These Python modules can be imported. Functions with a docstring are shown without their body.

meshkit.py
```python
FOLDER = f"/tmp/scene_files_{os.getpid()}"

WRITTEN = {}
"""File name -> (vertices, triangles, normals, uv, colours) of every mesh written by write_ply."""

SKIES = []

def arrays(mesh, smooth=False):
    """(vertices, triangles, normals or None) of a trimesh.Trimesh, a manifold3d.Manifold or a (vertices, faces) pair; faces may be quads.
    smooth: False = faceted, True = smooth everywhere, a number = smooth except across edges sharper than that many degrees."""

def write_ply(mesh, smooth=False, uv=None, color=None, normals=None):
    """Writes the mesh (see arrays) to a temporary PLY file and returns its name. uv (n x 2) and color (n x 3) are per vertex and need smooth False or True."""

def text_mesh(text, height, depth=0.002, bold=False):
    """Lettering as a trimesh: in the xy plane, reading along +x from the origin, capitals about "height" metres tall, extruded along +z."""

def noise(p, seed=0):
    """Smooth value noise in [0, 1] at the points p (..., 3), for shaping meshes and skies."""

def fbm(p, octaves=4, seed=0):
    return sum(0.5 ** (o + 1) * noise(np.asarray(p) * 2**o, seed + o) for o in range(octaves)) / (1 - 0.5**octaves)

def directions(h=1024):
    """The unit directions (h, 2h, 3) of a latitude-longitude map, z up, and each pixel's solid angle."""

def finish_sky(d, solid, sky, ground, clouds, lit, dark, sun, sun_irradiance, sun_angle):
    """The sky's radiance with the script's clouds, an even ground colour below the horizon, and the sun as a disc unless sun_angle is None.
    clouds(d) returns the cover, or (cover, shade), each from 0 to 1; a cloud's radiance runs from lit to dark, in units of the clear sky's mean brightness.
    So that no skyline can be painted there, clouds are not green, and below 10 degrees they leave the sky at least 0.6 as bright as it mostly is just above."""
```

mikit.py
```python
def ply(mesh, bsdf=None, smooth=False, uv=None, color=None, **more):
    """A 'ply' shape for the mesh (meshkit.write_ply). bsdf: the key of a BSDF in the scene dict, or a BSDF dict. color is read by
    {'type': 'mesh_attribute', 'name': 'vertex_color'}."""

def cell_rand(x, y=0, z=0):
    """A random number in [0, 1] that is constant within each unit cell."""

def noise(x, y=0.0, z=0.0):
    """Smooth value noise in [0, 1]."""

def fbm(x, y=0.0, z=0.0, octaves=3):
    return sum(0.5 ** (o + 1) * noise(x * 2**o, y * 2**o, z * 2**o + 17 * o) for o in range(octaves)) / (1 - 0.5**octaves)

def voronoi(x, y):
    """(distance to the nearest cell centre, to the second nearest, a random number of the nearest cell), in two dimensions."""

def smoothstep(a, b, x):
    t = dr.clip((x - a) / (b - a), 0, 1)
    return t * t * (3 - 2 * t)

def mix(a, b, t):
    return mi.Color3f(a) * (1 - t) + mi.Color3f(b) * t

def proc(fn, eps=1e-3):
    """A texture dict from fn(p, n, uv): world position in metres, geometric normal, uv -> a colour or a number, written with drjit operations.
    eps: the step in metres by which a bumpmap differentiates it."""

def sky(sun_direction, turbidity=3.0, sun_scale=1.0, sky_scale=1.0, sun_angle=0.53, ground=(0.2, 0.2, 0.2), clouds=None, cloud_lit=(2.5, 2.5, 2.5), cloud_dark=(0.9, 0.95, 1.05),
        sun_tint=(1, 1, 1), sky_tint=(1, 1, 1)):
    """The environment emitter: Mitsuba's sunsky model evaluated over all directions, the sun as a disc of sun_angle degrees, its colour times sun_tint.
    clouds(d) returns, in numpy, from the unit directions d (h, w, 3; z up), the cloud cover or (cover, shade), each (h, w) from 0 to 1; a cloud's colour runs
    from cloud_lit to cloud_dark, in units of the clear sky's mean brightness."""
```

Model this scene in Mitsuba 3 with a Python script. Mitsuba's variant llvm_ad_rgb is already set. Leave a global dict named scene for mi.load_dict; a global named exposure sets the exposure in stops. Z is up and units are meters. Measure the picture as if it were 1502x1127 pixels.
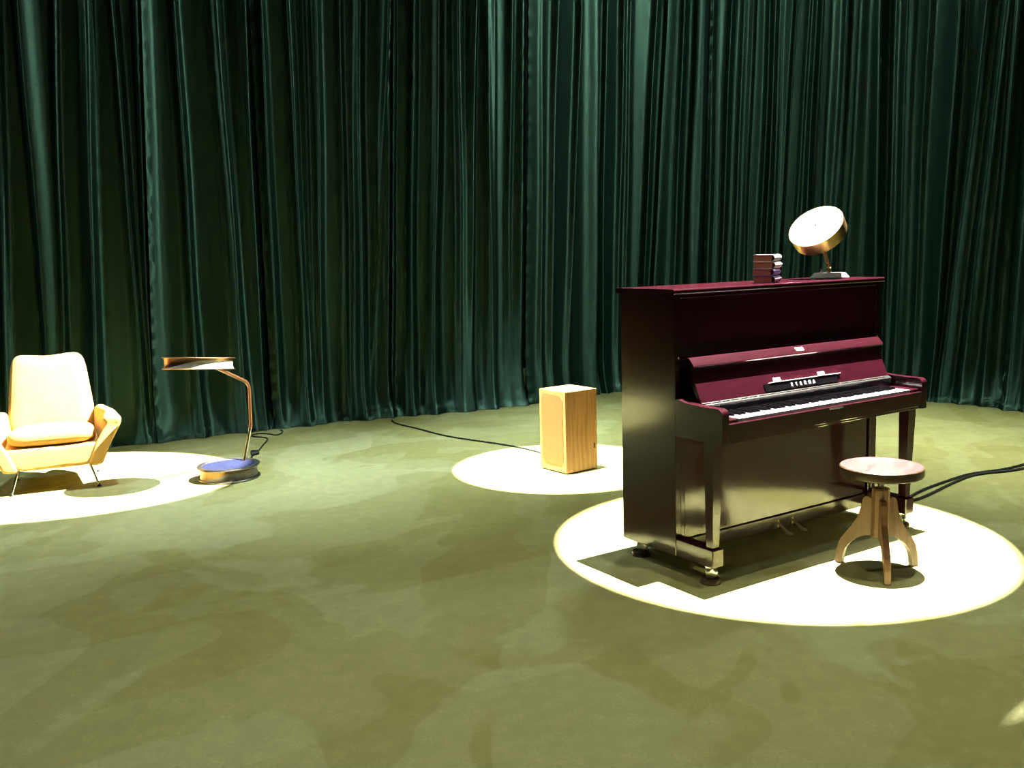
import math, random
import numpy as np, trimesh, mitsuba as mi, mikit, meshkit
import manifold3d as m3
from scipy.interpolate import CubicSpline
from shapely.geometry import Polygon
import drjit as dr

T = mi.ScalarTransform4f
scene, labels = {}, {}

# ------------------------------------------------------------------ camera, lights, exposure
CAM = np.array([-2.894, -3.107, 1.487]); YAW, PITCH, ROLL, FPX = .576, .138, -.028, 1375.6
_f = np.array([math.sin(YAW)*math.cos(PITCH), math.cos(YAW)*math.cos(PITCH), -math.sin(PITCH)])
_r = np.cross(_f, [0, 0, 1]); _r /= np.linalg.norm(_r); _u = np.cross(_r, _f)
_u = _u*math.cos(ROLL) - _r*math.sin(ROLL)
scene['camera'] = {'type': 'perspective', 'fov_axis': 'x', 'fov': math.degrees(2*math.atan(751/FPX)), 'near_clip': .05, 'far_clip': 100.,
                   'to_world': T().look_at(origin=CAM.tolist(), target=(CAM+_f).tolist(), up=_u.tolist())}
exposure = 2.0; LS = .25      # all lamps are scaled by LS

def spot(name, origin, target, half_deg, irradiance, color, soft=.035, pick=1.0):
    o, t = np.array(origin, float), np.array(target, float); d2 = ((o-t)**2).sum()
    scene[name] = {'type': 'spot', 'to_world': T().look_at(origin=list(origin), target=list(target), up=[0, 1, .1]),
                   'intensity': {'type': 'rgb', 'value': [float(c*irradiance*d2*LS) for c in color]}, 'sampling_weight': pick,
                   'cutoff_angle': half_deg*(1+soft), 'beam_width': half_deg*(1-soft)}
WARM = (1.0, .93, .78)
spot('piano_spotlight', (1.6, .13, 10), (.762, .07, 0), 6.25, 80, WARM, pick=3.0)
spot('speaker_spotlight', (-.35, 2.25, 10), (.894, 2.105, 0), 4.27, 80, WARM, pick=3.0)
spot('armchair_spotlight', (3.15, .68, 7.5), (-2.06, 3.93, 0), 5.95, 80, WARM, pick=3.0)
spot('stray_spotlight', (3.3, -1.45, .36), (.27, -1.612, 0), .70, 70, (1, 1, .8), .25)
# unseen fill bars added above the curtain so that light grazes its folds
FILL_BARS = {}
for nm, (x, y), e in (('added_curtain_fill', (-5.6, 4.95), 1.2), ('added_curtain_fill_001', (4.5, 3.5), 3.0), ('added_curtain_fill_002', (5.0, -2.2), 1.3)):
    scene[nm+'__diffuser'] = {'type': 'rectangle', 'to_world': T().translate([x, y, 8.6]).rotate([1, 0, 0], 180).scale([.5, .12, 1]),
                 'emitter': {'type': 'area', 'radiance': {'type': 'rgb', 'value': [110.*e*LS, 131.*e*LS, 116.*e*LS]}}}
    FILL_BARS[nm] = (x, y)
    labels[nm] = {'label': 'added unseen fill light bar high over the curtain ' + ('left of the armchair' if x < 0 else 'behind the piano' if y > 0 else 'far right of the piano'), 'category': 'lamp'}
# added floor fills, kept off the curtain: cool at the back, warm in front
COOL, OLIVE = (.82, 1.0, 1.05), (.96, .95, .74)
for k, (x, y, e) in enumerate(((-3.0, 3.2, 3.4), (-.6, 3.05, 6.6), (1.75, 2.75, 7.4), (3.3, 1.2, 6.2), (3.45, -1.0, 3.4))):
    spot('back_fill_light' + f'_{k:03d}'*(k > 0), (x, y, 10), (x, y, 0), 6.5, e, COOL if k < 3 else (.95, 1.0, .72), .8)
spot('front_fill_light', (-2.2, -.4, 10.4), (-2.2, -.6, 0), 15, 1.45, OLIVE, .8)
spot('front_fill_light_001', (.8, -1.4, 10.4), (.6, -1.6, 0), 15, 1.45, OLIVE, .8)

# ------------------------------------------------------------------ helpers
def obj(name, mesh, bsdf, parent=None, label=None, cat=None, group=None, smooth=False, kind=None, tw=None, color=None):
    base = name if parent is None else parent + '__' + name
    key, n = base, 0
    while key in scene or (parent is None and any(k.startswith(key+'__') for k in scene)):
        n += 1; key = f'{base}_{n:03d}'
    d = mesh if isinstance(mesh, dict) else mikit.ply(mesh, bsdf, smooth=smooth)
    scene[key] = {**d, 'to_world': tw} if tw is not None else dict(d)
    tag(key, label, cat, group, kind)
    return key
def tag(key, label=None, cat=None, group=None, kind=None):
    e = {k: v for k, v in (('label', label), ('category', cat), ('group', group), ('kind', kind)) if v}
    if e: labels[key] = {**labels.get(key, {}), **e}
def T3(mesh, M): m = mesh.copy(); m.apply_transform(M); return m
def frame(o, ux, uy, uz):
    M = np.eye(4); M[:3, 0], M[:3, 1], M[:3, 2], M[:3, 3] = ux, uy, uz, o; return M
def cat(*ms): return trimesh.util.concatenate(list(ms))
def cbox(x0, x1, y0, y1, z0, z1, c=.003):
    c = min(c, (x1-x0)*.45, (y1-y0)*.45, (z1-z0)*.45); P = []
    for x, sx in ((x0, 1), (x1, -1)):
        for y, sy in ((y0, 1), (y1, -1)):
            for z, sz in ((z0, 1), (z1, -1)):
                P += [(x+sx*c, y+sy*c, z), (x+sx*c, y, z+sz*c), (x, y+sy*c, z+sz*c)]
    return trimesh.Trimesh(np.array(P)).convex_hull
def hull(P): return trimesh.Trimesh(np.array(P, float), process=False).convex_hull
def lathe(prof, n=48):
    m = trimesh.creation.revolve(np.array(prof, float), sections=n); v = m.vertices[m.faces]
    if np.einsum('ij,ij->', v[:, 0], np.cross(v[:, 1], v[:, 2])) < 0: m.invert()
    return m
def prism_x(poly, x0, x1):   # polygon in (y, z) extruded along x
    m = trimesh.creation.extrude_polygon(Polygon(poly), x1-x0, engine='earcut')
    M = np.array([[0, 0, 1, x0], [1, 0, 0, 0], [0, 1, 0, 0], [0, 0, 0, 1.]]); m.apply_transform(M); return m
def rounded(poly, r, n=6):
    return np.array(Polygon(poly).buffer(-r).buffer(r, quad_segs=n).exterior.coords)[:-1]
def tube(P, r, n=12, sub=1):
    P = np.array(P, float)
    if sub > 1:
        t = np.r_[0, np.cumsum(np.linalg.norm(np.diff(P, axis=0), axis=1))]
        tn = np.linspace(0, t[-1], (len(P)-1)*sub+1); P = CubicSpline(t, P)(tn)
        if np.ndim(r): r = np.interp(tn, t, r)
    tg = np.gradient(P, axis=0); tg /= np.linalg.norm(tg, axis=1, keepdims=True)
    up = np.array([0, 0, 1.]) if abs(tg[0, 2]) < .9 else np.array([1., 0, 0])
    a = up - tg[0]*(up@tg[0]); A = []
    for q in tg: a = a - q*(a@q); a /= np.linalg.norm(a); A.append(a.copy())
    A = np.array(A); B = np.cross(tg, A); th = np.arange(n)*2*np.pi/n
    R = np.broadcast_to(r, (len(P),))
    V = P[:, None]+R[:, None, None]*(np.cos(th)[None, :, None]*A[:, None]+np.sin(th)[None, :, None]*B[:, None])
    m = len(P); F = []
    for i in range(m-1):
        for j in range(n):
            k = (j+1) % n; F += [(i*n+j, i*n+k, (i+1)*n+k), (i*n+j, (i+1)*n+k, (i+1)*n+j)]
    V = np.vstack([V.reshape(-1, 3), P[0], P[-1]])
    for j in range(n):
        k = (j+1) % n; F += [(m*n, k, j), (m*n+1, (m-1)*n+j, (m-1)*n+k)]
    return trimesh.Trimesh(V, np.array(F), process=False)
def grid_mesh(V):
    r, c = V.shape[:2]; i, j = np.meshgrid(np.arange(r-1), np.arange(c-1), indexing='ij')
    q = np.stack([i*c+j, i*c+j+1, (i+1)*c+j+1, (i+1)*c+j], -1).reshape(-1, 4)
    return trimesh.Trimesh(V.reshape(-1, 3), np.vstack([q[:, [0, 1, 2]], q[:, [0, 2, 3]]]), process=False)
def sph(p, r, seg=20): return m3.Manifold.sphere(r, seg).translate(list(map(float, p)))
def bhull(*pr): return m3.Manifold.batch_hull([sph(p, r) for p, r in pr])
def soften(man, edge=.02, it=12):
    m = man.refine_to_length(edge).to_mesh(); t = trimesh.Trimesh(m.vert_properties[:, :3], m.tri_verts)
    trimesh.smoothing.filter_taubin(t, iterations=it); return t

# ------------------------------------------------------------------ materials
def pr(*a, **k): return {'type': 'twosided', 'bsdf': pr1(*a, **k)}
def pr1(color, rough=.5, **k):
    c = color if isinstance(color, dict) else {'type': 'rgb', 'value': list(color)}
    return {'type': 'principled', 'base_color': c, 'roughness': rough, **k}
def two(b): return b
N, FB, SS, MX = mikit.noise, mikit.fbm, mikit.smoothstep, mikit.mix
def carpet(p, n, uv):
    x, y = p.x, p.y
    wx, wy = FB(x*.9+3, y*.9, 1.0)-.5, FB(x*.9, y*.9+7, 5.0)-.5
    a = FB(x*.55+wx*1.3, y*1.1+wy*1.3, 2.0, 4)
    b = FB((x+y)*.6+wx*1.5, (x-y)*1.5+wy, 9.0, 4)
    m = SS(.52, .56, a)*.55+SS(.54, .575, b)*.45+SS(.63, .66, N(x*1.3+wx*3, y*3.1+wy*2, 4.))*.3
    m = m*(.85+.4*N(x*5, y*5, 3.))
    f = .9+.2*N(x*160, y*160, 0.)*N(x*23, y*23, 1.)+.08*FB(x*6, y*6, 2.)
    return MX((.25, .25, .120), (.195, .187, .066), dr.clip(m, 0, 1))*f
def wood(base, dark, axis='z', fx=60., fl=3.):
    def fn(p, n, uv):
        a, b, c = (p.x, p.y, p.z) if axis == 'z' else (p.y, p.z, p.x)
        g = FB(a*fx, b*fx, c*fl, 3)
        return MX(base, dark, SS(.35, .7, g))
    return mikit.proc(fn)
scene['m_carpet'] = two(pr(mikit.proc(carpet), .95, specular=.1, sheen=.5, sheen_tint=.6))
scene['m_black'] = two(pr((.01, .011, .011), .9, specular=.1))
# velvet: the pile lies upwards (a constant tilt of the shading normal) and shines mostly across the folds
scene['m_velvet'] = {'type': 'twosided', 'bsdf': {'type': 'bumpmap', 'scale': 1.0, 'nap': mikit.proc(lambda p, n, uv: p.z*-.45), 'cloth': {'type': 'blendbsdf', 'weight': .35,
                     'a': pr1((.0062, .0215, .0165), .8, specular=.05),
                     'b': {'type': 'roughconductor', 'distribution': 'ggx', 'material': 'none', 'alpha_u': .5, 'alpha_v': .10, 'specular_reflectance': {'type': 'rgb', 'value': [.092, .180, .134]}}}}}
scene['m_mahogany'] = pr(mikit.proc(lambda p, n, uv: MX((.0155, .0012, .0040), (.0105, .0009, .0029), FB(p.x*4, p.y*50, p.z*50, 3))), .12, specular=.55, clearcoat=.6, clearcoat_gloss=.95)
scene['m_ebony'] = pr((.0016, .0014, .0020), .14, specular=.4, clearcoat=.3, clearcoat_gloss=.9)
scene['m_ivory'] = pr((.30, .285, .32), .25, specular=.5)
scene['m_brass'] = pr((.80, .58, .25), .25, metallic=1.0)
scene['m_brushed_brass'] = pr((.70, .46, .20), .32, metallic=1.0)
scene['m_chrome'] = pr((.80, .80, .80), .15, metallic=1.0)
scene['m_steel'] = pr((.55, .53, .52), .3, metallic=1.0)
scene['m_copper'] = pr((.34, .18, .11), .3, metallic=1.0)
scene['m_base_shaded'] = pr((.20, .11, .045), .35, metallic=1.0)  # lamp base wall with the shaded side put into its colour
scene['m_base_lit'] = pr((.22, .20, .21), .4, metallic=1.0)  # same base wall with the lit side put into its colour
scene['m_silver'] = pr((.82, .78, .80), .42, metallic=.7)
scene['m_rubber'] = pr((.015, .017, .018), .5)
scene['m_white_enamel'] = pr((.85, .85, .87), .3)
scene['m_white_paint'] = pr((.85, .85, .85), .5)
scene['m_glossy_blue'] = pr((.015, .019, .050), .12, specular=.7, clearcoat=.5)  # glossy blue for the lamp base top
scene['m_felt'] = pr((.0040, .0031, .0032), .5)
scene['m_mustard'] = pr(mikit.proc(lambda p, n, uv: MX((.36, .205, .058), (.42, .25, .078), FB(p.x*14, p.y*14, p.z*14, 3))), .8, specular=.15, sheen=.4, sheen_tint=.8)
scene['m_stool_seat'] = pr(mikit.proc(lambda p, n, uv: MX((.072, .036, .037), (.058, .0245, .0250), SS(.35, .7, FB(p.x*5+p.y*3, p.y*26-p.x*14, 1., 3)))), .3, specular=.5)
scene['m_stool_rim'] = pr((.034, .019, .010), .3)
scene['m_stool_wood'] = pr(wood((.135, .070, .038), (.095, .047, .025), fx=70.), .4)
scene['m_oak'] = pr(wood((.22, .105, .036), (.165, .074, .024), fx=90., fl=4.), .45)
scene['m_beige'] = pr(wood((.36, .225, .090), (.31, .19, .072), fx=90., fl=4.), .5)
scene['m_grille'] = pr(mikit.proc(lambda p, n, uv: MX((.25, .145, .055), (.19, .105, .038), N(p.y*260, p.z*260, 0.))), .9, specular=.1)
scene['m_page'] = pr(mikit.proc(lambda p, n, uv: MX((.42, .20, .13), (.30, .13, .08), N(p.x*20, p.y*20, p.z*900))), .9)
scene['m_cover_white'] = pr((.75, .72, .74), .4)
scene['m_cover_cream'] = pr((.70, .66, .58), .45)
scene['m_cover_violet'] = pr((.22, .18, .60), .4)
scene['m_cover_plum'] = pr((.12, .08, .12), .45)

# ------------------------------------------------------------------ the setting
for k in [k for k in labels if k.startswith('added_curtain_fill')]:
    x, y = FILL_BARS[k]
    obj('fill_housing', cbox(x-.53, x+.53, y-.14, y+.14, 8.603, 8.75, .01), 'm_black', k)  # housing and hangers invented to dress the added fill bars
    for s_ in (-.4, .4): obj('fill_hanger', cbox(x+s_-.01, x+s_+.01, y-.01, y+.01, 8.75, 12.0, .001), 'm_black', k)
obj('floor', cbox(-9, 8, -9, 8, -.1, 0, .001), 'm_carpet', label='olive green carpet with brushed darker patches', kind='structure')
for nm, b in (('wall_back', (-9, 8, 7, 7.2)), ('wall_right', (7, 7.2, -9, 7)), ('wall_left', (-9, -8.8, -9, 7)), ('wall_front', (-9, 8, -9.2, -9))):
    obj(nm, cbox(*b, 0, 12, .001), 'm_black', label='dark hall wall', kind='structure')
obj('ceiling', cbox(-9, 8, -9.2, 7.2, 12, 12.2, .001), 'm_black', label='dark hall ceiling', kind='structure')

# velvet curtain: the folds run along a plan curve; s is the distance along it in metres
PLAN = np.array([(-7, 5.75), (-4.5, 5.45), (-2.34, 5.22), (-.85, 5.06), (.3, 4.98), (1.3, 4.77), (2.34, 4.58), (3.4, 4.66), (4.3, 4.25), (4.95, 3.4), (5.25, 2.2), (5.3, 1.2), (5.5, -.3), (5.7, -2)])
_t = np.r_[0, np.cumsum(np.hypot(*np.diff(PLAN, axis=0).T))]; _sp = CubicSpline(_t, PLAN)
_tt = np.linspace(0, _t[-1], 6000); _pp = _sp(_tt); _ss = np.r_[0, np.cumsum(np.hypot(*np.diff(_pp, axis=0).T))]
RIDGES = '4.52,4.47,B 4.74,4.67,m 4.93,4.81,m 5.12,5.09,t 5.33,5.22,f 5.55,5.45,B 5.80,5.78,m 5.94,5.87,t 6.25,6.24,m 6.60,6.60,B 6.82,6.79,t 6.95,6.93,m 7.20,7.17,m 7.31,7.26,f 7.41,7.34,m 7.63,7.56,f 7.79,7.71,B 8.00,7.83,f 8.09,7.99,t 8.28,8.18,m 8.50,8.40,B 8.72,8.66,B 8.86,8.77,t 9.00,8.97,f 9.07,9.00,t 9.24,9.16,f 9.39,9.32,t 9.61,9.53,f 9.76,9.66,B 10.05,9.92,m 10.33,10.26,t 10.44,10.36,t 10.65,10.59,m 10.74,10.67,f 10.98,10.87,m 11.09,10.98,t 11.29,11.20,m 11.43,11.35,t 11.54,11.47,t 11.62,11.57,m 11.79,11.73,m 11.91,11.85,f 12.00,11.93,f 12.05,11.99,t 12.18,12.12,m 12.29,12.23,m 12.39,12.31,t 12.54,12.45,f 12.64,12.56,m 12.81,12.77,t 12.93,12.86,m 13.08,12.99,t 13.35,13.37,t 13.44,13.45,f 13.57,13.55,B 13.76,13.73,f 14.04,13.98,t 14.24,14.07,B 14.42,14.26,B 14.53,14.45,m 14.72,14.67,B 14.89,14.83,m'
RID = [(float(a), float(b), k) for a, b, k in (r.split(',') for r in RIDGES.split())]
_rg = random.Random(4)
for lo, hi in ((.2, 4.4), (15.05, 17.9)):
    s = lo
    while s < hi:
        RID.append((s, s+_rg.uniform(-.12, .06)*(1 if lo < 5 else -.5), _rg.choice('BmmtTf'))); s += _rg.uniform(.12, .3)
AMP = {'B': (.085, .045), 'm': (.060, .034), 'f': (.030, .030), 't': (.075, .0), 'T': (.075, .0)}
def curtain_height(S, Z, ruffle=0):
    H = .022*(meshkit.fbm(np.stack([S*1.3, Z*.12, S*0], -1), 2, 3)-.5)*2
    H += .003*(meshkit.fbm(np.stack([S*6+Z*.15, Z*.2, S*0], -1), 2, 8)-.5)*2
    for k, (s0, s1, kind) in enumerate(RID):
        lo, hi = min(s0, s1)-.8, max(s0, s1)+.8
        c = (S[0] > lo) & (S[0] < hi)
        if not c.any(): continue
        s, z = S[:, c], Z[:, c]
        f = np.clip((2.65-z)/1.9, -1.6, 1.25)
        bend = .03*np.sin(z*1.1+k*2.1)+.015*np.sin(z*2.7+k)
        d = s-(s0+(s1-s0)*f+bend*.25)
        a, w = AMP[kind]
        a = a*(.85+.25*np.sin(k*1.7+z*.6))
        w2 = w*(1+.5*np.clip(1-z/1.2, 0, 1))
        if kind in 'tT':
            sg = 1 if (k % 2 == 0) else -1
            d = d*sg
            h = np.where(d < 0, np.exp(-(d/.10)**2), np.exp(-(d/.022)**2))
        else:
            h = np.exp(-np.abs(d/w2)**1.8)
        H[:, c] += a*h
    low = np.clip(1-Z/.55, 0, 1)
    H += low**2*(.03+.06*meshkit.noise(np.stack([S*3.1, Z*2, S*0], -1), 5))
    foot = np.clip(1-Z/.16, 0, 1)
    H += foot**1.5*.03*meshkit.fbm(np.stack([S*5.5, Z*16, S*0], -1), 3, 11)
    return H
Zrow = np.r_[np.linspace(.004, .16, 14), np.linspace(.19, .6, 14), np.linspace(.66, 4.4, 58), np.linspace(4.6, 7.2, 12)]
SEAM = [(.1, .1), (2.2, 2.3), (4.35, 4.3), (5.964, 5.877), (6.875, 6.86), (8.086, 7.989), (9.391, 9.316), (11.582, 11.533), (13.353, 13.371), (14.639, 14.588), (16.3, 16.3), (17.95, 17.95)]
CLAB = ['dark green velvet curtain panel far left of the armchair, outside the picture', 'dark green velvet curtain panel left of the armchair, at the picture edge',
        'dark green velvet curtain panel behind the yellow armchair', 'narrow green velvet curtain panel between the armchair and the copper lamp head',
        'green velvet curtain panel behind the upright arm of the copper floor lamp', 'green velvet curtain panel where the thin cable of the wooden speaker starts',
        'green velvet curtain panel left of and behind the wooden speaker', 'green velvet curtain panel behind the piano top and books, with dense narrow folds',
        'green velvet curtain panel right behind the brass lamp on the piano', 'green velvet curtain panel right of the piano with broad leaning folds',
        'green velvet curtain panel at the right picture edge with a ruffled side hem', 'green velvet curtain panel beyond the right picture edge']
for i in range(len(SEAM)-1):
    (a0, a1), (b0, b1) = SEAM[i], SEAM[i+1]
    f = np.clip((2.65-Zrow)/1.9, -1.2, 1.2)
    A, B = a0+(a1-a0)*f, b0+(b1-b0)*f-.004
    n = int((b0-a0)/.0075)+2; u = np.linspace(0, 1, n)
    S = A[:, None]+(B-A)[:, None]*u[None]; Z = np.broadcast_to(Zrow[:, None], S.shape)
    H = np.concatenate([curtain_height(S[r:r+1], Z[r:r+1]) for r in range(len(Zrow))])
    edge = np.clip(1-(1-u)*(B-A).mean()/.06, 0, 1)
    H = H-.035*edge[None]**2*(1-np.clip(1-Z/.2, 0, 1))                         # the covered edge tucks behind the next panel
    H = H+.010*np.clip(1-u/.05, 0, 1)[None]*np.sin(Z*38+meshkit.noise(np.stack([Z*3, Z*0, Z*0], -1), i)*9)
    X = np.interp(S, _ss, _pp[:, 0]); Y = np.interp(S, _ss, _pp[:, 1])
    dx, dy = np.gradient(_pp[:, 0], _ss), np.gradient(_pp[:, 1], _ss)
    nx, ny = np.interp(S, _ss, dy), -np.interp(S, _ss, dx); L = np.hypot(nx, ny)
    V = np.stack([X+nx/L*H, Y+ny/L*H, Z+0*S], -1)
    obj('velvet_curtain', mikit.ply(grid_mesh(V), 'm_velvet', smooth=True, uv=np.stack([Z.ravel(), S.ravel()], -1)), None, label=CLAB[i], cat='curtain', group='green velvet curtain panels around the hall', smooth=True)

# ------------------------------------------------------------------ upright piano (x along the keys, front of the case at y = 0)
W, D = 1.463, .376
PN = 'upright_piano'
tag(PN, 'dark mahogany upright piano with open keyboard standing in the round light pool', 'piano')
def pp(name, mesh, m='m_mahogany', label=None, parent=PN, smooth=False): return obj(name, mesh, m, parent, label, smooth=smooth)
for s in (0, 1):
    x0, x1 = (0, .034) if s == 0 else (W-.034, W)
    pp('side_panel', cbox(x0, x1, 0, D, .08, 1.286, .003))
    st0, st1 = (.034, .058) if s == 0 else (W-.058, W-.034)
    pp('front_stile', cbox(st0, st1, .002, .05, .14, .646, .002))
    f0, f1 = (0, .068) if s == 0 else (W-.068, W)
    pp('toe_block', cbox(f0, f1, -.236, .0, .082, .165, .004))
    c = (f0+f1)/2
    leg = hull([(c+a*w, y0+b*d, z) for a in (-1, 1) for b in (-1, 1) for z, w, d, y0 in ((.165, .019, .02, -.200), (.60, .030, .028, -.205), (.646, .030, .028, -.205))])
    pp('leg', leg)
    ca = [(-.289, .646), (-.289, .775), (-.286, .788), (-.277, .797), (-.262, .802), (-.20, .801), (-.12, .803), (-.06, .806), (-.035, .813), (-.02, .818), (-.008, .815), (.0, .806), (0, .646)]
    a0, a1 = (.0, .042) if s == 0 else (W-.042, W)
    pp('key_arm', prism_x(ca, a0, a1), smooth=35)
    k0, k1 = (.042, .119) if s == 0 else (W-.119, W-.042)
    pp('key_block', cbox(k0, k1, -.268, -.115, .722, .748, .003), 'm_mahogany')
    pp('screw', T3(lathe([(0, .004), (.003, .0035), (.005, .0015), (.005, 0), (0, 0)], 16), frame((.018 if s == 0 else W-.018, -.002, 1.0), (1, 0, 0), (0, 0, 1), (0, -1, 0))), 'm_brass', 'small brass screw')
pp('back_board', cbox(.034, W-.034, D-.03, D-.004, .09, 1.28, .002), 'm_ebony')
pp('lower_panel', cbox(.066, W-.066, .012, .034, .150, .646, .003))
pp('bottom_rail', cbox(.058, W-.058, .006, .04, .080, .147, .003))
pp('bottom_board', cbox(.034, W-.034, .04, D-.03, .082, .10, .002))
pp('keybed', cbox(.042, W-.042, -.28, .0, .646, .70, .004))
pp('key_slip', cbox(.042, W-.042, -.289, -.274, .660, .735, .003))
pp('lock_bar', cbox(.70, .80, -.2915, -.2885, .722, .730, .001), 'm_chrome', 'small bright lock plate on the key slip')
pp('upper_panel', cbox(.034, W-.034, .010, .030, .99, 1.27, .003))
pp('top_moulding', cbox(.034, W-.034, -.004, .030, 1.268, 1.286, .003))
pp('case_top_rail', cbox(.034, W-.034, .0, .034, .955, .992, .002))
pp('lid', prism_x(rounded([(-.014, 1.286), (D+.012, 1.286), (D+.012, 1.311), (-.014, 1.311)], .009), -.019, W+.019), smooth=35)
# fallboard, folded open against the case
fb = [(-.106, .796), (-.102, .806), (-.033, .957), (-.010, .957), (-.010, .93), (-.088, .796)]
FBK = pp('fallboard', prism_x(fb, .060, W-.060))
lip = [(-.012, .957), (-.044, .955), (-.060, .959), (-.064, .965), (-.060, .972), (-.034, .999), (-.028, 1.001), (-.012, 1.0)]
pp('lip', prism_x(lip, .052, W-.052), label='folded front lip of the fallboard, burgundy on top', parent=FBK, smooth=30)
nn = np.array([0, -.083, .039]); nn = np.array([0, -.905, .425]); up_ = np.array([0, .425, .905])   # slanted face: normal, upward
def onface(x, z, lift=0.0):   # a point on the slanted fallboard face at height z
    y = -.102+(z-.806)*(.069/.151); return np.array([x, y, z])+nn*lift
def slab(x0, x1, z0, z1, t, c=.0015, lift=0.):
    o = onface(0, z0, lift); h = (z1-z0)/up_[2]
    return T3(cbox(x0, x1, 0, h, 0, t, c), frame(o, (1, 0, 0), up_, nn))
pp('music_shelf', slab(.476, 1.000, .809, .843, .007), 'm_ebony', 'black folded music shelf carrying the maker name', parent=FBK)
pp('shelf_edge', slab(.515, 1.030, .843, .8465, .013), 'm_silver', 'bright metal strip along the shelf', parent=FBK)
for x in (.578, .898):
    pp('hinge_plate', slab(x-.026, x+.026, .848, .866, .004), 'm_silver', 'bright hinge plate', parent=FBK)
lt = meshkit.text_mesh('E', .018, .0012, True)
xs = np.linspace(.655, .812, 6)
mk = [T3(meshkit.text_mesh(ch, .0175, .0012, True), frame(onface(x, .8165, .0071), (1, 0, 0), up_, nn)) for ch, x in zip('ETERNA', xs)]
pp('maker_name', cat(*mk), 'm_white_paint', 'white capital letters ETERNA', parent=FBK)
lk = frame((.775, -.0475, .9855), (1, 0, 0), (0, .70, .714), (0, -.714, .70))
lkk = pp('lock_plate', T3(cbox(-.028, .028, -.012, .012, -.004, .0025, .001), lk), 'm_silver', 'pale metal lock plate with keyhole', parent=FBK)
pp('keyhole', T3(lathe([(0, .0008), (.0045, .0008), (.0045, 0), (0, 0)], 16), lk @ frame((0, 0, .0024), (1, 0, 0), (0, 1, 0), (0, 0, 1))), 'm_rubber', parent=FBK)
hg = [(-.125, .790), (-.123, .794), (-.106, .803), (-.100, .803), (-.100, .790)]
pp('piano_hinge', prism_x(hg, .060, W-.060), 'm_felt', 'dull grey hinge strip above the keys')
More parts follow.
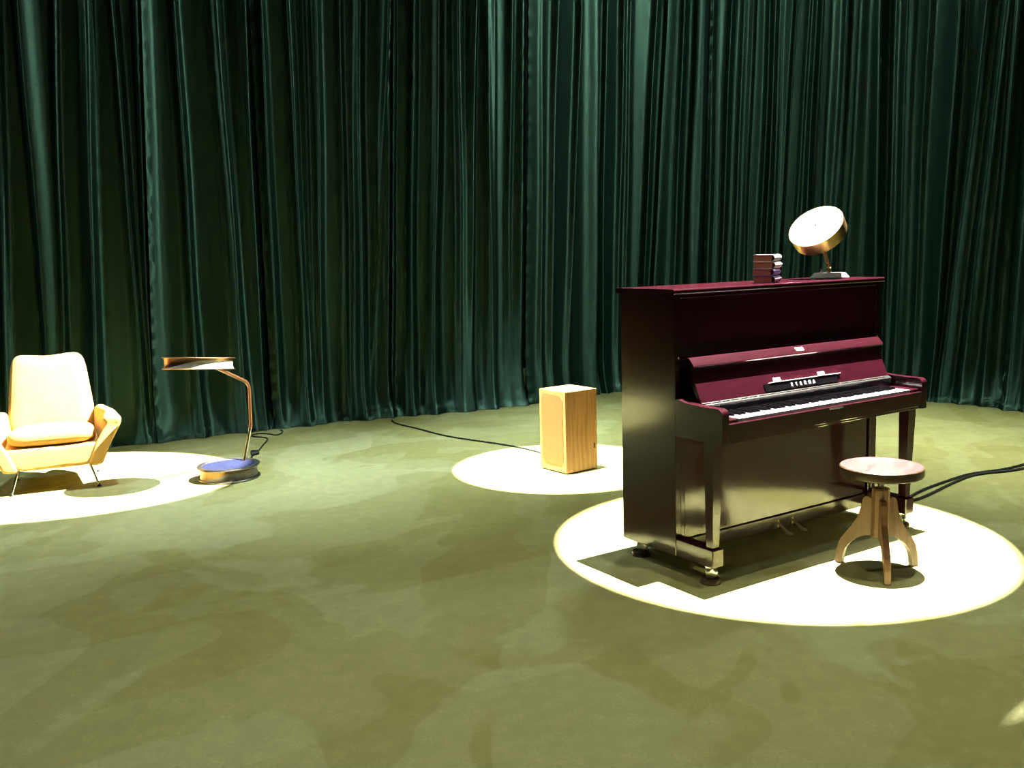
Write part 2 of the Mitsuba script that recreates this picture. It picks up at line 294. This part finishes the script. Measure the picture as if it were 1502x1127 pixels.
for k in range(22):
    x = .105+k*(W-.21)/21
    pp('hinge_knuckle', T3(trimesh.creation.capsule(.042, .003, count=[6, 8]), frame((x-.021, -.114, .800), (0, 1, 0), (0, 0, 1), (1, 0, 0))), 'm_felt', smooth=True)
pp('key_cover', prism_x([(-.124, .790), (-.100, .790), (-.100, .70), (-.121, .70)], .060, W-.060), 'm_ebony', 'black board behind the keys')
# keys
KW = 1.225/52; K0 = .119
blk = {1, 3, 6, 8, 10}; semis = [(9+i) % 12 for i in range(88)]
wk = mikit.ply(cbox(.0006, KW-.0006, -.275, -.123, .732, .750, .0012), 'm_ivory')
bkm = hull([(a*w, y, z) for a in (-1, 1) for y, z, w in ((-.221, .749, .0065), (-.123, .749, .0065), (-.213, .7615, .0048), (-.123, .7615, .0048))])
bk = mikit.ply(bkm, 'm_ebony'); w = 0
for i, s in enumerate(semis):
    if s in blk:
        off = {1: -.0022, 3: .0022, 6: -.003, 8: 0, 10: .003}[s]
        obj('black_key', bk, None, PN, tw=T().translate([K0+w*KW+off, 0, 0]))
    else:
        obj('white_key', wk, None, PN, tw=T().translate([K0+w*KW, 0, 0])); w += 1
tag(PN+'__white_key', 'white key'); tag(PN+'__black_key', 'black key')
# pedals
for x in (.69, .797):
    p = pp('pedal', cat(tube([(x, .03, .112), (x, -.02, .104), (x, -.055, .082), (x, -.080, .074)], [.006, .006, .008, .006], 12, 3),
        T3(lathe([(0, .006), (.012, .005), (.017, 0), (.012, -.005), (0, -.006)], 20), frame((x, -.074, .075), (1.0, 0, 0), (0, 1.3, 0), (0, 0, 1)))), 'm_chrome', 'bright metal pedal', smooth=40)
    pp('pedal_slot', cbox(x-.024, x+.002, .0035, .0065, .094, .134, .001), 'm_rubber', 'dark slot of the pedal', parent=PN)
    pp('slot_plate', cbox(x+.002, x+.014, .0030, .0065, .088, .124, .001), 'm_brass', 'bright wear plate beside the slot', parent=PN)
# casters and the cups they stand in
def caster(x, y, yaw, nm):
    R = frame((x, y, 0), (math.cos(yaw), math.sin(yaw), 0), (-math.sin(yaw), math.cos(yaw), 0), (0, 0, 1))
    c = pp('caster', T3(cat(cbox(-.021, .021, -.019, .019, .070, .0825, .003),
        hull([(-.020, -.018, .072), (-.014, .018, .072), (-.020, .012, .046), (-.014, -.02, .05), (-.020, -.02, .05), (-.014, .012, .046)]),
        hull([(.020, -.018, .072), (.014, .018, .072), (.020, .012, .046), (.014, -.02, .05), (.020, -.02, .05), (.014, .012, .046)])), R), 'm_chrome', 'metal caster fork')
    for a in (-.0075, .0075):
        pp('wheel', T3(lathe([(0, -.006), (.022, -.006), (.026, -.003), (.026, .003), (.022, .006), (0, .006)], 24), R @ frame((a, -.006, .046), (0, 1, 0), (0, 0, 1), (1, 0, 0))), 'm_chrome', parent=c, smooth=40)
    return R
CUP = lathe([(0, .0195), (.030, .0195), (.032, .024), (.040, .024), (.045, .018), (.047, .006), (.047, 0), (0, 0)], 40)
for x, y, lab in ((.036, -.185, 'round dark caster cup under the near front corner of the piano'), (W-.036, -.185, 'round dark caster cup under the far front corner of the piano'),
                  (.05, .30, 'round dark caster cup under the near rear corner of the piano'), (W-.05, .30, 'round dark caster cup under the far rear corner of the piano')):
    R = caster(x, y, .5 if x < 1 else -.4, PN)
    obj('caster_cup', T3(CUP, frame((R[0, 3], R[1, 3], 0), (1, 0, 0), (0, 1, 0), (0, 0, 1))), 'm_stool_rim', label=lab, cat='caster cup', group='caster cups under the piano', smooth=40)

# ------------------------------------------------------------------ piano stool
SX, SY = .757, -.535
ST = 'piano_stool'; tag(ST, 'round wooden screw stool with reddish seat in front of the piano', 'stool')
SM = frame((SX, SY, 0), (1, 0, 0), (0, 1, 0), (0, 0, 1))
obj('seat', T3(lathe([(0, .476), (.07, .4765), (.125, .480), (.150, .4865), (.163, .4915), (.171, .4925), (.1755, .4925)], 72), SM), 'm_stool_seat', ST, 'dished reddish brown seat', smooth=True)
obj('seat_rim', T3(lathe([(.1755, .4925), (.180, .489), (.181, .482), (.181, .462), (.178, .452), (.170, .447), (.0, .447)], 72), SM), 'm_stool_rim', ST, 'dark rim of the seat', smooth=35)
obj('seat_block', T3(cbox(-.062, .062, -.04, .04, .425, .447, .004), SM @ frame((0, 0, 0), (.80, -.6, 0), (.6, .80, 0), (0, 0, 1))), 'm_stool_wood', ST, 'wooden block under the seat')
th = np.arange(0, 2*np.pi*6, .35); R_ = .013
obj('screw', T3(tube(np.stack([0*th, 0*th, np.linspace(.33, .43, len(th))], -1), .013+.0025*np.sin(th*3), 14), SM), 'm_steel', ST, 'steel screw spindle', smooth=True)
obj('column', T3(lathe([(0, .158), (.036, .158), (.039, .162), (.039, .382), (.036, .388), (.016, .390), (0, .390)], 8), SM), 'm_stool_wood', ST, 'eight sided column')
lp = [(.030, .335), (.055, .342), (.070, .338), (.078, .325), (.086, .285), (.100, .240), (.125, .195), (.160, .150), (.186, .108), (.199, .060), (.205, .0), (.172, .0), (.168, .040),
      (.158, .075), (.138, .105), (.110, .132), (.080, .150), (.050, .160), (.030, .163)]
lpm = trimesh.creation.extrude_polygon(Polygon(rounded(lp, .004)), .027, engine='earcut')
for a in (103, -17, -134):
    ca_, sa_ = math.cos(math.radians(a)), math.sin(math.radians(a))
    obj('leg', T3(lpm, SM @ frame((-sa_*.0135, ca_*.0135, 0), (ca_, sa_, 0), (0, 0, 1), (sa_, -ca_, 0))), 'm_stool_wood', ST, 'flat sawn curved leg' if a == 103 else None)

# ------------------------------------------------------------------ wooden speaker
sa = .064; SP = frame((.894, 2.028, 0), (math.cos(sa), math.sin(sa), 0), (-math.sin(sa), math.cos(sa), 0), (0, 0, 1))
KB = 'speaker'; tag(KB, 'tall wooden speaker box with cloth front standing in the small light pool', 'speaker')
obj('cabinet', T3(cbox(-.136, .14, -.14, .14, .006, .562, .003), SP), 'm_oak', KB)
obj('front_panel', T3(cbox(-.14, -.136, -.138, .138, .008, .560, .001), SP), 'm_beige', KB, 'pale front board')
gp = np.array(Polygon([(-.112, .06), (.112, .06), (.112, .535), (-.112, .535)]).buffer(-.04).buffer(.04).exterior.coords)
gm = trimesh.creation.extrude_polygon(Polygon(gp), .004, engine='earcut')
obj('grille_cloth', T3(gm, SP @ frame((-.1385, 0, 0), (0, -1, 0), (0, 0, 1), (-1, 0, 0))), 'm_grille', KB, 'brown speaker cloth in the front')
obj('plinth', T3(cbox(-.130, .130, -.130, .130, 0, .008, .001), SP), 'm_rubber', KB, 'dark recessed plinth')
obj('badge', T3(cbox(.108, .120, -.1415, -.1395, .15, .185, .0008), SP), 'm_stool_rim', KB, 'small dark mark low on the side')

# ------------------------------------------------------------------ copper floor lamp
FL = 'floor_lamp'; tag(FL, 'floor lamp like a giant desk lamp, copper disc head with twisted lit side coloured white on bent tube', 'lamp')
ED = np.array([.906, .423, 0]); BC = np.array([-1.082, 3.326, 0])
RV = np.array([.839, -.545, 0])
def band(z0, z1, r0, mid, part, flip=1):   # drum wall: light and shade put into its colours, split along a twisted line
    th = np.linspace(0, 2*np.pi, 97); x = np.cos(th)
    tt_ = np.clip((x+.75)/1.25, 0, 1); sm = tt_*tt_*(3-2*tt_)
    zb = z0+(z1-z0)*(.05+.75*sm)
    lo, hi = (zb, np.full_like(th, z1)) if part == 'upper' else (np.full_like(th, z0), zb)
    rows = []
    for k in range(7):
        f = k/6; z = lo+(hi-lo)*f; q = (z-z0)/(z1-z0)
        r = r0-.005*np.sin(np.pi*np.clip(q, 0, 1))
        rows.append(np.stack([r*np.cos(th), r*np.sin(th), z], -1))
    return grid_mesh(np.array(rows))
def ringdisc(r1, z0, z1, n=96): return lathe([(0, z0), (r1-.004, z0), (r1, (z0+z1)/2-.001), (r1, (z0+z1)/2+.001), (r1-.004, z1), (0, z1)], n)
BM = frame(BC, RV, (.545, .839, 0), (0, 0, 1))
obj('base_plate', T3(ringdisc(.211, 0, .014), BM), 'm_steel', FL, 'dark metal base plate', smooth=30)
obj('base_wall', T3(band(.014, .083, .196, 0, 'upper'), BM), 'm_base_shaded', FL, 'shaded side of the base wall, put into a darker gold colour', smooth=True)
obj('base_wall', T3(band(.014, .083, .196, 0, 'lower'), BM), 'm_base_lit', FL, 'lit side of the base wall, put into a silver colour', smooth=True)
obj('base_rim', T3(lathe([(.19, .083), (.206, .083), (.211, .089), (.208, .096), (.180, .096), (.176, .090), (.176, .083), (.19, .083)], 96), BM), 'm_steel', FL, 'steel rim around the base top', smooth=30)
obj('base_top', T3(ringdisc(.177, .084, .092), BM), 'm_glossy_blue', FL, 'bluish shiny top of the base', smooth=30)
def LP(e, z): return BC+ED*e+np.array([0, 0, z])
def bend(P, r=.04, n=7):
    P = [np.array(p, float) for p in P]; out = [P[0]]
    for a, b, c in zip(P[:-2], P[1:-1], P[2:]):
        u, v = (a-b)/np.linalg.norm(a-b), (c-b)/np.linalg.norm(c-b)
        for t in np.linspace(0, 1, n): out.append((1-t)**2*(b+u*r)+2*t*(1-t)*b+t*t*(b+v*r))
    return out+[P[-1]]
obj('lower_tube', tube([LP(.142, .085), LP(.222, .325)], .0115, 16), 'm_chrome', FL, 'polished lower tube', smooth=40)
obj('tube_joint', tube([LP(.218, .312), LP(.224, .332), LP(.224, .345)], .0135, 16), 'm_copper', FL, smooth=40)
HN = np.array([.0866, .0819, .9929]); HC = BC+ED*(-.19)+np.array([0, 0, .822])
HX = RV-HN*(RV@HN); HX /= np.linalg.norm(HX); HM = frame(HC, HX, np.cross(HN, HX), HN)
obj('upper_tube', tube(bend([LP(.225, .335), LP(.236, .632), LP(-.04, .772)], .05), .0125, 16), 'm_copper', FL, 'bent copper tube', smooth=40)
obj('shade_top', T3(ringdisc(.236, .031, .039), HM), 'm_copper', FL, 'copper top disc of the shade', smooth=30)
obj('shade_wall', T3(band(-.033, .031, .222, 0, 'upper'), HM), 'm_copper', FL, 'shaded side of the lampshade wall, put into copper colour', smooth=True)
obj('shade_wall', T3(band(-.033, .031, .222, 0, 'lower'), HM), 'm_white_enamel', FL, 'lit side of the lampshade wall, put into white colour', smooth=True)
obj('shade_rim', T3(lathe([(.20, -.033), (.230, -.033), (.234, -.037), (.230, -.041), (.20, -.041), (.20, -.033)], 96), HM), 'm_copper', FL, smooth=30)
dif = mikit.ply(T3(trimesh.creation.cylinder(.199, .004, sections=64), HM @ frame((0, 0, -.036), (1, 0, 0), (0, 1, 0), (0, 0, 1))), 'm_white_enamel')
obj('diffuser', {**dif, 'emitter': {'type': 'area', 'radiance': {'type': 'rgb', 'value': [1.3*LS, 1.45*LS, 2.4*LS]}}}, None, FL, 'cool white glowing diffuser')

# ------------------------------------------------------------------ yellow armchair
AC = 'armchair'; tag(AC, 'mustard yellow upholstered armchair with thin metal legs in the bright light pool', 'armchair')
fx_, fy_ = np.array([.988, -.156, 0]), np.array([-.156, -.988, 0])
AM = frame((-2.09, 3.94, 0), fx_, -fy_, (0, 0, 1))      # local x = to the right seen from the front, y = backwards
def puff(cen, hw, hd, th, ux, uy, uz, p=5.0, crown=.35, nu=46):
    g = np.linspace(-1, 1, nu); U, V_ = np.meshgrid(g, g)
    U2, V2 = np.sin(U*np.pi/2), np.sin(V_*np.pi/2)
    k = (np.abs(U2)**6+np.abs(V2)**6+1e-9)**(1/6); mx = np.maximum(np.abs(U2), np.abs(V2)); s_ = np.where(k > 0, mx/np.maximum(k, 1e-9), 1)
    u, v = U2*s_, V2*s_
    q = np.clip(1-mx**p, 0, 1)**(1/2.2)
    t = q*(1+crown*(1-u**2)*(1-v**2))
    w_u, w_v = hw(v) if callable(hw) else hw, hd(u) if callable(hd) else hd
    out = []
    for sg, tt2 in ((1, th[0]), (-1, th[1])):
        P = np.array(cen)+ (u*w_u)[..., None]*np.array(ux)+(v*w_v)[..., None]*np.array(uy)+(sg*t*tt2)[..., None]*np.array(uz)
        m = grid_mesh(P)
        if sg < 0: m.faces = m.faces[:, ::-1]
        out.append(m)
    m = cat(*out); m.merge_vertices(digits_vertex=5); m.fix_normals(); return m
# seat cushion
t_ = math.radians(5); cu = np.array([0, math.cos(t_), -math.sin(t_)]); cn = np.array([0, math.sin(t_), math.cos(t_)])
obj('seat_cushion', T3(puff((0, -.03, .352), .268, .255, (.055, .055), (1, 0, 0), cu, cn, p=7, crown=.45), AM), 'm_mustard', AC, smooth=True)
# backrest
tb = math.radians(17); bu = np.array([0, math.sin(tb), math.cos(tb)]); bn = np.array([0, -math.cos(tb), math.sin(tb)])
backw = lambda v: .262-.030*v
backh = lambda u: .272+.034*np.abs(u)**2*(1.35-.35*np.abs(u))
obj('backrest', T3(puff((0, .262, .600), backw, backh, (.052, .055), (1, 0, 0), bu, bn, p=9, crown=.25), AM), 'm_mustard', AC, smooth=True)
# body below the cushion
bodyh = hull([(sx*x, y, z) for sx in (-1, 1) for x, y, z in ((.280, -.280, .305), (.285, .28, .33), (.275, .30, .36), (.255, -.286, .215), (.215, -.284, .172), (.19, -.24, .155), (.20, .20, .165), (.25, .26, .24))])
obj('seat_body', T3(soften(m3.Manifold(m3.Mesh(np.array(bodyh.vertices, np.float32), np.array(bodyh.faces, np.uint32))), .025, 10), AM), 'm_mustard', AC, smooth=True)
for sx in (-1, 1):
    Q = lambda x, y, z, r: ((sx*x, y, z), r)
    r = .022
    F1, F2, F3, F4 = Q(.236, -.290, .178, r), Q(.284, -.286, .182, r), Q(.358, -.262, .425, r), Q(.408, -.255, .425, r)       # flat front of the arm
    G1, G2 = Q(.276, -.280, .28, r), Q(.326, -.276, .28, r)
    B1, B2, B3 = Q(.275, .285, .33, .028), Q(.25, .22, .22, .028), Q(.300, .30, .44, .030)
    T1, T2, T3_, T4 = Q(.350, -.255, .455, .032), Q(.408, -.258, .448, .030), Q(.372, -.08, .463, .040), Q(.312, .17, .468, .038)
    I1 = Q(.292, -.03, .28, .026)
    arm = bhull(F1, F2, G1, G2)+bhull(G1, G2, F3, F4)+bhull(F3, F4, T1, T2)+bhull(T1, T2, T3_)+bhull(T3_, T4, B3)+bhull(F2, G2, I1, B2)+bhull(G2, F4, T3_, I1)+bhull(I1, T3_, T4, B1)+bhull(T4, B1, B3)+bhull(I1, B1, B2)
    obj('armrest', T3(soften(arm, .02, 14), AM), 'm_mustard', AC, smooth=True)
for sx in (-1, 1):
    for y0, y1 in ((-.21, -.245), (.19, .255)):
        lg = obj('leg', T3(tube([(sx*.205, y0, .19), (sx*.262, y1, .012)], [.0095, .0065], 12), AM), 'm_chrome', AC, 'thin splayed metal leg' if sx < 0 and y0 < 0 else None, smooth=40)
        obj('foot', T3(lathe([(0, 0), (.014, 0), (.014, .004), (.008, .013), (.008, .02), (0, .02)], 16), AM @ frame((sx*.263, y1*1.004, 0), (1, 0, 0), (0, 1, 0), (0, 0, 1))), 'm_rubber', lg, smooth=40)

# ------------------------------------------------------------------ on the piano: brass lamp and books
DL = 'desk_lamp'; tag(DL, 'brass desk lamp with round white glowing face tilted up on the piano top', 'lamp')
LZ = 1.3112
dd = np.array([.77, -.64, 0]); dd /= np.linalg.norm(dd); de = np.array([.64, .77, 0]); de /= np.linalg.norm(de)
DM = frame((1.262, .165, LZ), dd, de, (0, 0, 1))
base = hull([(sx*x, sy*y, z) for sx in (-1, 1) for sy in (-1, 1) for x, y, z in ((.087, .065, 0), (.087, .065, .006), (.070, .050, .030))])
obj('base', T3(base, DM), 'm_silver', DL, 'bevelled metal base')
obj('switch_knob', T3(lathe([(0, .05), (.004, .048), (.007, .030), (0, .030)], 16), DM @ frame((-.045, -.01, 0), (1, 0, 0), (0, 1, 0), (0, 0, 1))), 'm_white_enamel', DL, 'small pale switch', smooth=True)
FN = np.array([-.709, -.125, .694]); FN /= np.linalg.norm(FN)
FC = np.array([1.136, .160, 1.586])
xx = np.cross([0, 0, 1], FN); xx /= np.linalg.norm(xx); FM = frame(FC, xx, np.cross(FN, xx), FN)
bk_ = FC-FN*.078
pv = np.array([1.255, .165, LZ+.033])
k1 = pv+np.array([0, 0, .03])
obj('socket', cat(tube([pv-[0, 0, .005], pv+[0, 0, .008]], .013, 20), tube([pv+[0, 0, .006], k1], .008, 16), trimesh.creation.icosphere(3, .0125).apply_translation(k1)), 'm_brass', DL, 'brass ball joint', smooth=40)
u1 = (bk_-k1)/np.linalg.norm(bk_-k1)
obj('arm', cat(tube([k1, k1+u1*.022], .0055, 16), tube([k1+u1*.018, k1+u1*.024, bk_+u1*.008], [.006, .0105, .0105], 20)), 'm_brushed_brass', DL, 'short brass arm', smooth=40)
RH = .144
obj('shade', T3(lathe([(RH-.004, .0), (RH, .0), (RH+.001, -.004), (RH-.003, -.070), (RH-.012, -.078), (0, -.080)], 96), FM), 'm_brushed_brass', DL, 'brushed brass drum shade', smooth=30)
fm = mikit.ply(T3(lathe([(RH-.004, -.002), (.07, .001), (0, .002)], 72), FM), 'm_white_enamel', smooth=True)
obj('diffuser', {**fm, 'emitter': {'type': 'area', 'radiance': {'type': 'rgb', 'value': [4.2*LS, 4.2*LS, 4.6*LS]}}}, None, DL, 'white glowing face')
obj('finial', T3(lathe([(0, .012), (.005, .010), (.007, .003), (0, .003)], 20), FM), 'm_rubber', DL, 'small dark knob in the face centre', smooth=True)

bl = ['book with a white rounded spine, topmost of the stack on the piano', 'book with a cream spine, second from the top of the stack on the piano',
      'book with a violet spine, third from the top of the stack on the piano', 'book with a dark spine, lowest of the stack on the piano']
bt = math.radians(-60.5); bux = np.array([math.cos(bt), math.sin(bt), 0]); buy = np.array([-math.sin(bt), math.cos(bt), 0])
h = .0345
for k in range(4):
    z0 = LZ+(3-k)*h; dx = [.0, .003, -.003, .002][k]
    M = frame(np.array([.640, .07, 0])+bux*dx+[0, 0, z0], bux, buy, (0, 0, 1))      # local x: towards the spine, y: along the book, seen end at y = 0
    B = f'book_{k:03d}' if k else 'book'
    tag(B, bl[k], 'book', 'books stacked on the piano')
    cov = ('m_cover_white', 'm_cover_cream', 'm_cover_violet', 'm_cover_plum')[k]
    ln = .165-.004*k
    obj('pages', T3(cbox(-.044, .042, .003, ln-.003, .0026, h-.0028, .0008), M), 'm_page', B, 'brown page ends')
    th = np.linspace(-np.pi/2, np.pi/2, 13); R1 = h/2-.0003
    o = [(.040+.019*np.cos(a), h/2+R1*np.sin(a)) for a in th]; i_ = [(.040+.0165*np.cos(a), h/2+(R1-.0022)*np.sin(a)) for a in th[::-1]]
    poly = [(-.047, .0003)]+o+[(-.047, h-.0003), (-.047, h-.0025)]+i_+[(-.047, .0025)]
    cm = trimesh.creation.extrude_polygon(Polygon(poly), ln, engine='earcut')
    obj('cover', T3(cm, M @ frame((0, ln, 0), (1, 0, 0), (0, 0, 1), (0, -1, 0))), cov, B, None, smooth=40)

# ------------------------------------------------------------------ cords on the carpet
def cord(name, pts, r, lab, group=None):
    P = np.array([(x, y, r+.0005) for x, y in pts]); k = obj(name, tube(P, r, 8, 8), 'm_rubber', label=lab, cat='cable', group=group, smooth=True); return k
cord('cable', [(.80, 4.62), (.774, 4.56), (.748, 4.40), (.77, 4.155), (.80, 3.644), (.926, 3.157), (1.01, 2.80), (1.02, 2.48), (1.0, 2.18)], .006, 'thin dark cable running from the curtain to the wooden speaker')
c1 = cord('cable', [(-.905, 3.42), (-.84, 3.62), (-.765, 3.84), (-.68, 3.99), (-.60, 4.13), (-.475, 4.37), (-.41, 4.60), (-.45, 4.66), (-.47, 4.74), (-.39, 4.80), (-.33, 4.745), (-.29, 4.63), (-.225, 4.69), (-.19, 4.82)], .005, 'curly black cord of the copper floor lamp')
sw = bhull(((-.72, 3.94, .014), .013), ((-.66, 4.01, .014), .013), ((-.70, 4.0, .018), .016), ((-.675, 3.95, .012), .011))
obj('cord_switch', soften(sw, .01, 4), 'm_rubber', c1, 'foot switch in the cord', smooth=True)
cord('cable', [(1.50, .55), (1.58, .32), (1.75, .16), (1.968, .125), (2.073, .150), (2.3, .188), (2.547, .212), (2.774, .215), (2.988, .165), (3.219, .15), (3.6, .16), (4.2, .3), (5.0, .5)], .008, 'upper of two black cables leading right from the piano')
cord('cable', [(1.52, .40), (1.62, .22), (1.80, .09), (1.98, .068), (2.10, .085), (2.32, .13), (2.547, .172), (2.80, .180), (3.0, .115), (3.22, .09), (3.6, .08), (4.2, .16), (5.0, .3)], .008, 'lower of two black cables leading right from the piano')
